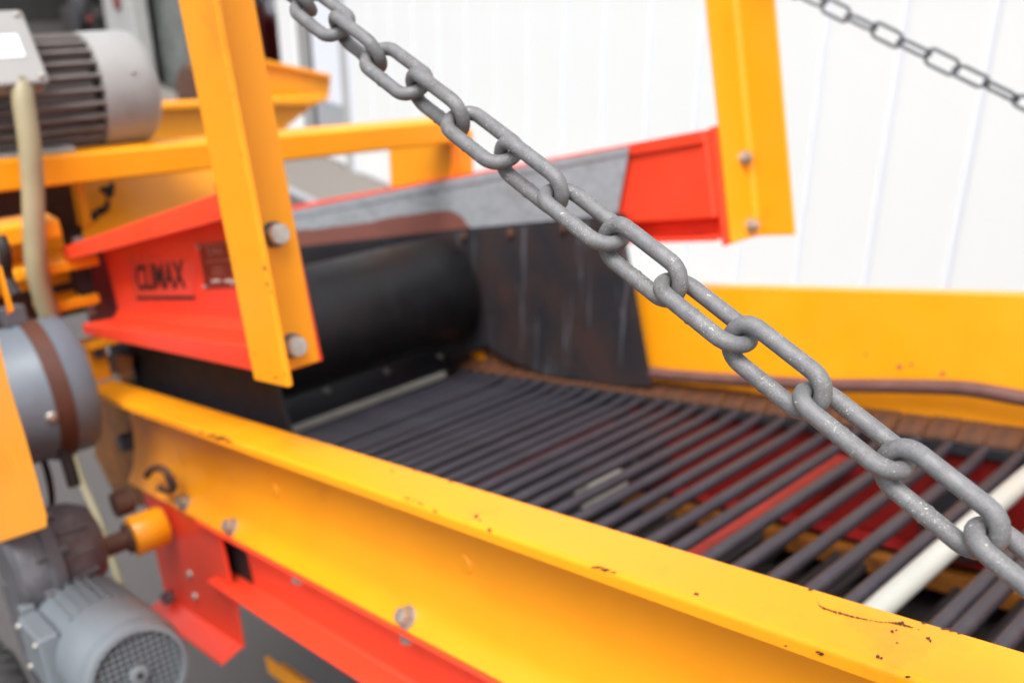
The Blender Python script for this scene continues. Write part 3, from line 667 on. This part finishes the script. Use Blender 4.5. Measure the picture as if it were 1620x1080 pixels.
# near lower red beam
lp = prof(fillet([(.376, -.4135), (.398, -.4135), (.400, -.470), (.366, -.4915), (.366, -.4935)], .004, 4), -.004)
lp2 = [(.3745, -.4206), (.404, -.4206), (.404, -.506), (.372, -.5085), (.372, -.5045), (.396, -.501), (.399, -.497), (.399, -.4256), (.3745, -.4246)]
b = extrude_u(bm_(), lp2, -1.062, .25); lb = build('near_lower_beam', b, 'red', dc, bev=.0015)
b = extrude_u(bm_(), [(.3745, -.4206), (.404, -.4206), (.404, -.4246), (.3745, -.4246)], -1.15, -1.0625); build('flange_end', b, 'red', lb, bev=.001)
b = extrude_u(bm_(), [(.372, -.5045), (.404, -.502), (.404, -.506), (.372, -.5085)], -1.15, -1.0625); build('flange_end', b, 'red', lb, bev=.001)
for x, y in ((475, 921), (648, 1020)):
    q = uw(x, y, .383); 
    b = bm_(); cyl(b, P(q[0], .385, -.4246), P(q[0], .385, -.434), .0095, n=6); build('nut', b, 'zinc', lb)
# red bracket plate
def pvl(px, v): return [uw(x, y, v) for x, y in px]
pl = pvl([(222, 766), (240, 779), (345, 842), (372, 960), (383, 1026), (330, 985), (262, 945), (243, 860), (236, 820)], .384)
b = bm_(); loft(b, [P(a, .384, c_) for a, c_ in pl], [P(a, .389, c_) for a, c_ in pl])
rp = build('bracket_plate', b, 'red', dc, bev=.0012)
fa = [uw(262, 943, .384), uw(383, 1024, .384)]; 
b = bm_(); q0, q1 = P(fa[0][0], .3865, fa[0][1]), P(fa[1][0], .3865, fa[1][1])
dn = (-V*.75-W*.25).normalized()*.035; up_ = W*.004
loft(b, [q0, q1, q1+dn, q0+dn+(q0-q1)*.0], [q0+up_, q1+up_, q1+dn+up_, q0+dn+up_]); build('folded_flange', b, 'red', rp, bev=.001)
for x, y in ((300, 908), (308, 943)):
    q = uw(x, y, .383); screw(rp, P(q[0], .3835, q[1]), -V, .0065)
q = uw(264, 945, .375); b = bm_(); cyl(b, P(q[0], .384, q[1]), P(q[0], .368, q[1]), .009, n=6); build('nut', b, 'gear', rp, bev=.001)
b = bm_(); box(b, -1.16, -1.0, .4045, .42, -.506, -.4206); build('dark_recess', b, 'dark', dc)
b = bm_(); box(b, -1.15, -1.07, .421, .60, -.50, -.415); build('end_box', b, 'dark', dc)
# slot end and latch at the board's left end
b = bm_(); tube(b, smoothpath([pv(x, y, .374) for x, y in ((232, 752), (240, 742), (254, 740), (268, 752), (274, 768), (268, 776), (254, 772))], 5), .005, 10); build('latch_hook', b, 'rust', dc, smooth=True)
b = bm_(); loft(b, [pv(x, y, .3700) for x, y in ((258, 748), (266, 750), (280, 768), (278, 778), (268, 774))], [pv(x, y, .3715) for x, y in ((258, 748), (266, 750), (280, 768), (278, 778), (268, 774))]); build('slot', b, 'dark', dc)
# yellow ground rail far below
b = bm_(); box(b, -1.36, .1, .50, .506, -.79, -.760); box(b, -1.36, .1, .506, .53, -.790, -.786)
bl_ = build('base_rail', b, 'yellow2', dc, bev=.003)

# ================================================================== LEFT HAND DRIVE
# brake / pulley housing with rusty strap
ph = thing('drum_housing', 'blue-grey round drive housing with a rusty steel strap at the left edge', 'housing', P(-1.345, .26, -.24))
HC = P(-1.345, 0, -.238)
b = lathe(bm_(), HC+V*.10, V, [(0, .08), (.001, .088), (.006, .092), (.165, .092), (.170, .094), (.222, .094), (.230, .089), (.231, .06)], 64); build('shell', b, 'housing', ph, smooth=True, angle=35)
b = lathe(bm_(), HC+V*.275, V, [(0, .0935), (0, .0965), (.022, .0965), (.022, .0935)], 64); build('strap', b, 'strap', ph, smooth=True, angle=35)
for x, y in ((30, 500), (83, 660)):
    r = ray(x, y); best = None
    k = .9
    while k < 1.5:
        p = O+r*k; q = p-HC; rad = (q-V*q.dot(V)).length
        if rad < .0925: best = p; break
        k += .0005
    if best: q = best-HC; screw(ph, best, (q-V*q.dot(V)), .0085)
b = bm_(); box(b, -1.37, -1.33, .262, .29, -.145, -.12); build('strap_lug', b, 'gear', ph, bev=.002)

# frame brackets between housing and belt
fr = thing('drive_bracket', 'shade-tinted yellow drive bracket between the blue-grey housing and the side board', 'bracket', P(-1.5, .40, -.45))
b = bm_(); loft(b, [pv(x, y, .42) for x, y in ((150, 560), (210, 562), (206, 700), (235, 780), (232, 800), (190, 800), (150, 720))], [pv(x, y, .428) for x, y in ((150, 560), (210, 562), (206, 700), (235, 780), (232, 800), (190, 800), (150, 720))]); build('side_plate', b, 'yellow_shade_dirt', fr, bev=.002)  # shade under the side board is painted in by the darker yellow
b = bm_(); box(b, -1.50, -1.44, .38, .43, -.218, -.206); build('foot_plate', b, 'yellow', fr, bev=.002)
b = bm_(); cyl(b, P(-1.47, .40, -.235), P(-1.47, .40, -.216), .012, n=6); build('nut', b, 'gear', fr)
b = bm_(); box(b, -1.478, -1.462, .385, .41, -.29, -.218); build('upright', b, 'yellow2', fr, bev=.002)
b = bm_(); box(b, -1.56, -1.47, .44, .47, -.52, -.30); build('rear_upright', b, 'yellow_shade_dirt', fr, bev=.002)
b = bm_(); box(b, -1.47, -1.38, .43, .45, -.46, -.43); build('arm', b, 'yellow_shade_dirt', fr, bev=.002)
b = bm_(); cyl(b, P(-1.46, .415, -.372), P(-1.46, .395, -.372), .014, n=18); build('bushing', b, 'gear', fr, smooth=True)

# boss, shaft
bs = thing('bearing_boss', 'yellow cylindrical bearing boss with rusty shaft beside the red bracket plate', 'bearing', P(-1.285, .35, -.465))
BC = P(-1.283, 0, -.458)
b = lathe(bm_(), BC+V*.330, V, [(0, .014), (0, .026), (.003, .028), (.044, .028), (.047, .026), (.047, .02)], 40); build('boss', b, 'yellow', bs, smooth=True, angle=35)
b = lathe(bm_(), BC+V*.20, V, [(0, .014), (.124, .014), (.124, .021), (.1295, .021)], 30); build('shaft', b, 'rust', bs, smooth=True, angle=35)
b = lathe(bm_(), P(-1.325, .330, -.420), V, [(0, .008), (0, .018), (.024, .018), (.024, .008)], 24); build('eye_bolt', b, 'rust', bs, smooth=True, angle=35)

# gear box
gb = thing('gearbox', 'round cast iron gearbox with oily grey finish behind the lower motor', 'gearbox', P(-1.22, .22, -.45))
GC = P(-1.215, .03, -.417)
b = lathe(bm_(), GC+V*.135, V, [(0, .03), (.001, .050), (.008, .058), (.035, .062), (.038, .068), (.052, .068), (.055, .060), (.085, .056), (.105, .045), (.110, .03)], 48); build('casing', b, 'gear', gb, smooth=True, angle=35)
for i in range(8):
    a = 2*math.pi*i/8+.2; x, y = basis(V); r_ = x*math.cos(a)+y*math.sin(a)
    b = bm_(); cyl(b, GC+r_*.062+V*.160, GC+r_*.062+V*.196, .006, n=8); build('flange_bolt', b, 'gear', gb, smooth=True)
for i in range(5):
    b = bm_(); x, y = basis(V); a = -.9+i*.5; r_ = x*math.cos(a)+y*math.sin(a); s_ = V.cross(r_)
    loft(b, [GC+V*.190+r_*q+s_*k for q, k in ((.05, -.003), (.063, -.002), (.063, .002), (.05, .003))], [GC+V*.225+r_*q+s_*k for q, k in ((.05, -.003), (.060, -.002), (.060, .002), (.05, .003))]); build('rib', b, 'gear', gb, bev=.001)
b = boxc(bm_(), GC+V*.165-W*.055+U*.01, U*.035, V*.03, W*.03); build('motor_flange', b, 'gear', gb, bev=.006)
b = boxc(bm_(), GC+V*.14-W*.09-U*.03, U*.012, V*.008, W*.07); build('mounting_bar', b, 'gear', gb, bev=.003)

# lower motor
lm = thing('gear_motor', 'blue-grey motor with slotted body and round fan grille at the bottom left', 'motor', P(-1.08, .22, -.5))
LC = P(0, .222, -.492)
b = lathe(bm_(), LC+U*-1.185, U, [(0, .03), (0, .052), (.012, .056), (.012, .0535), (.135, .0535), (.136, .040)], 56); build('body', b, 'motor_blue', lm, smooth=True, angle=35)
b = lathe(bm_(), LC+U*-1.062, U, [(0, .052), (.001, .0575), (.070, .0575), (.074, .0550), (.078, .0548), (.090, .0548), (.096, .052), (.097, .047), (.093, .0465), (.088, .0462), (.088, .02)], 72)
fc = build('fan_cover', b, 'motor_blue', lm, smooth=True, angle=35)
b = lathe(bm_(), LC+U*-.9735, U, [(0, .03), (0, .0460), (.0006, .0460), (.0006, .03)], 40); build('dark_inside', b, 'dark', fc)
ex, ey = (V, W)
for i in range(-6, 7):
    o_ = i*.0068; L = math.sqrt(max(.0001, .0455**2-o_**2))
    b = bm_(); boxc(b, LC+U*-.9715+ex*o_, ex*.0010, ey*L, U*.0010); build('grille_bar', b, 'motor_blue', fc)
    b = bm_(); boxc(b, LC+U*-.9696+ey*o_, ey*.0010, ex*L, U*.0010); build('grille_bar', b, 'motor_blue', fc)
b = lathe(bm_(), LC+U*-.9705, U, [(0, .006), (0, .0105), (.005, .0105), (.006, .009), (.006, .004)], 28); hb = build('grille_hub', b, 'motor_blue', fc, smooth=True, angle=35)
b = bm_(); cyl(b, LC+U*-.966, LC+U*-.9640, .0035); build('hub_hole', b, 'dark', fc)
x, y = V, W
for i in range(9):
    a = R(58+i*11.5); r_ = (W*math.sin(a)-V*math.cos(a)); s_ = U.cross(r_)
    b = bm_(); loft(b, [LC+U*-1.155+r_*q+s_*k for q, k in ((.052, -.0026), (.0575, -.002), (.0575, .002), (.052, .0026))], [LC+U*-1.066+r_*q+s_*k for q, k in ((.052, -.0026), (.0575, -.002), (.0575, .002), (.052, .0026))]); build('cooling_fin', b, 'motor_blue', lm, bev=.0006)
b = boxc(bm_(), LC+U*-1.115-V*.055+W*.004, U*.045, V*.012, W*.034); tb = build('terminal_box', b, 'motor_blue', lm, bev=.004)
for sx in (-1, 1):
    for sy in (-1, 1): screw(tb, LC+U*(-1.115+sx*.036)-V*.067+W*(.004+sy*.026), -V, .004)
b = boxc(bm_(), LC+U*-1.172-V*.052+W*.03, U*.008, V*.008, W*.014); build('lug', b, 'motor_blue', lm, bev=.002)

# cables
def cable(px, v, r, lab, mat='dark'):
    b = tube(bm_(), smoothpath([pv(x, y, v) for x, y in px], 8), r, 10)
    return tag(build('cable', b, mat, smooth=True, angle=60), lab, 'cable')
cable([(50, 690), (64, 715), (76, 750), (82, 790), (78, 830)], .26, .0045, 'black cable hanging between the yellow panel and the gearbox')
cable([(96, 690), (104, 720), (118, 768)], .28, .0085, 'thick black short cable end next to the beige hose')
cable([(108, 690), (130, 760), (160, 830), (176, 880), (196, 940), (215, 1000)], .46, .0075, 'long thin beige hose running down behind the bearing boss', 'hose')
cable([(0, 375), (8, 400), (12, 440), (28, 470)], .22, .006, 'black cable curving above the blue-grey housing')

# yellow panel on the left edge
yp = thing('guard_panel', 'plain yellow guard panel at the left edge in front of the gearbox', 'guard', P(-1.1, .16, -.3))
pp = [(-60, 430), (-6, 520), (12, 600), (40, 690), (74, 815), (74, 834), (-60, 878)]
b = bm_(); loft(b, [pv(x, y, .165) for x, y in pp], [pv(x, y, .170) for x, y in pp]); build('panel', b, 'yellow', yp, bev=.0015)
b = bm_(); loft(b, [pv(x, y, .19) for x, y in ((-4, 420), (2, 420), (22, 492), (12, 498))], [pv(x, y, .195) for x, y in ((-4, 420), (2, 420), (22, 492), (12, 498))]); build('stay', b, 'yellow2', yp, bev=.001)
b = bm_(); loft(b, [pv(x, y, .20) for x, y in ((20, 850), (34, 850), (40, 900), (58, 1000), (70, 1020), (50, 1020))], [pv(x, y, .206) for x, y in ((20, 850), (34, 850), (40, 900), (58, 1000), (70, 1020), (50, 1020))]); build('lower_stay', b, 'yellow2', yp, bev=.001)

# wheel at the bottom left
wh = thing('wheel', 'black rubber wheel with treaded tyre at the bottom left corner', 'wheel', P(-1.3, .2, -.9))
wc = hit(8, 1128, V, .165)
b = lathe(bm_(), wc-V*.04, V, [(0, .07), (.003, .092), (.014, .108), (.03, .114), (.05, .114), (.066, .108), (.077, .092), (.08, .07)], 48); build('tyre', b, 'tyre', wh, smooth=True)
for i in range(30):
    a = 2*math.pi*i/30; x, y = basis(V); r_ = x*math.cos(a)+y*math.sin(a); s_ = V.cross(r_)
    b = bm_(); boxc(b, wc+r_*.1145, V*.028+s_*.006, s_*.0025, r_*.002); build('tread_block', b, 'tyre', wh, bev=.0006)
b = lathe(bm_(), wc-V*.03, V, [(0, .01), (0, .069), (.06, .069), (.06, .01)], 30); build('hub', b, 'gear', wh, smooth=True, angle=35)

# ================================================================== CHAINS
def link_mesh(name, pitch, d, wc, mat, nseg=14, ns=18, weld=True):
    r = d/2; hl = (pitch+d)/2-wc/2; R_ = wc/2; path = []
    L = 2*hl+math.pi*R_; path = []
    for i in range(9): path.append(Vector((-hl+2*hl*i/9, R_, 0)))
    for i in range(ns//2+5): a = math.pi/2-math.pi*i/(ns//2+5); path.append(Vector((hl+R_*math.cos(a), R_*math.sin(a), 0)))
    for i in range(18): path.append(Vector((hl-2*hl*i/18, -R_, 0)))
    for i in range(ns//2+5): a = -math.pi/2-math.pi*i/(ns//2+5); path.append(Vector((-hl+R_*math.cos(a), R_*math.sin(a), 0)))
    b = bm_(); rings = []; N = len(path)
    for i, p in enumerate(path):
        dd = (path[(i+1) % N]-path[i-1]).normalized(); s = Vector((-dd.y, dd.x, 0)); z = Vector((0, 0, 1))
        rr = r
        if weld and p.y < -R_*.99:
            q = abs(p.x)/hl
            rr = r*(1.085 if q < .09 else (.985 if q < .22 else 1))
        rr *= 1-.05*(abs(p.x) > hl+R_*.7)
        rings.append([b.verts.new(p+(s*math.cos(2*math.pi*k/nseg)+z*math.sin(2*math.pi*k/nseg))*rr) for k in range(nseg)])
    for i in range(N):
        a, c_ = rings[i], rings[(i+1) % N]
        for k in range(nseg): b.faces.new((a[k], a[(k+1) % nseg], c_[(k+1) % nseg], c_[k]))
    bmesh.ops.recalc_face_normals(b, faces=b.faces)
    me = bpy.data.meshes.new(name); b.to_mesh(me); b.free(); me.materials.append(M[mat])
    for p in me.polygons: p.use_smooth = True
    return me
def chain(label, px, v, k0, k1, pitch, me, rolls, group):
    pts = [Vector(uw(x, y, v)) for x, y in px]
    # least squares parabola w(u)
    n = len(pts); import numpy as np
    uu = np.array([p[0] for p in pts]); ww = np.array([p[1] for p in pts]); co_ = np.polyfit(uu, ww, 2)
    f = lambda u: float(np.polyval(co_, u)); df = lambda u: float(np.polyval(np.polyder(co_), u))
    # joints by arc length; joint 0 at the first pixel
    def step(u, s):
        for _ in range(20): u += -s/20/math.sqrt(1+df(u)**2)
        return u
    J = {0: float(uu[0])}
    for k in range(0, k1): J[k+1] = step(J[k], pitch)
    for k in range(0, k0, -1): J[k-1] = step(J[k], -pitch)
    t_ = thing('chain', label, 'chain', P(J[k0], v, f(J[k0])), group)
    for k in range(k0, k1):
        a = P(J[k], v, f(J[k])); c_ = P(J[k+1], v, f(J[k+1])); d = (c_-a).normalized()
        # link plane: rolled about the chain's own line
        far = (Fw*1.0+V*.2).normalized(); n0 = far.cross(d).normalized(); far = d.cross(n0).normalized(); roll = rolls(k)
        if n0.z < 0: n0 = -n0
        y = (n0*math.cos(roll)-far*math.sin(roll)).normalized(); z = d.cross(y)
        m4 = Matrix((d, y, z)).transposed().to_4x4()
        o = bpy.data.objects.new('link', me); C.objects.link(o); o.parent = t_
        m4.translation = (a+c_)/2-t_.location; o.matrix_local = m4
    return t_
ml = link_mesh('link', .040, .0078, .0192, 'chain', 20)
ml2 = link_mesh('link', .0405, .0046, .0195, 'chain2', 10, weld=False)
near_px = [(1560, 850), (1415, 735), (1285, 625), (1170, 530), (1060, 440), (965, 375), (872, 310), (800, 245), (725, 200), (665, 135), (600, 90), (545, 50)]
far_px = [(1608, 158), (1560, 131), (1512, 107), (1466, 87), (1423, 67), (1381, 45), (1341, 25), (1304, 7)]
rn = random.Random(3)
jn = {k: R(rn.uniform(-6, 6)) for k in range(-10, 40)}
chain('thick grey galvanised chain in sharp focus running diagonally across the foreground', near_px, .318, -4, 17, .0400, ml, lambda k: R(31+max(0, k-3)*5.0)-(math.pi/2-.06 if k % 2 else 0)+jn[k]*.6, 'lifting chains of the conveyor')
chain('thin dark blurred chain in front of the white wall at the top right', far_px, 1.193, -7, 14, .0405, ml2, lambda k: R(48 if k > 2 else {2: 35, 1: 68, 0: 85}.get(k, 70))-(math.pi/2 if k % 2 else 0)+jn[k], 'lifting chains of the conveyor')
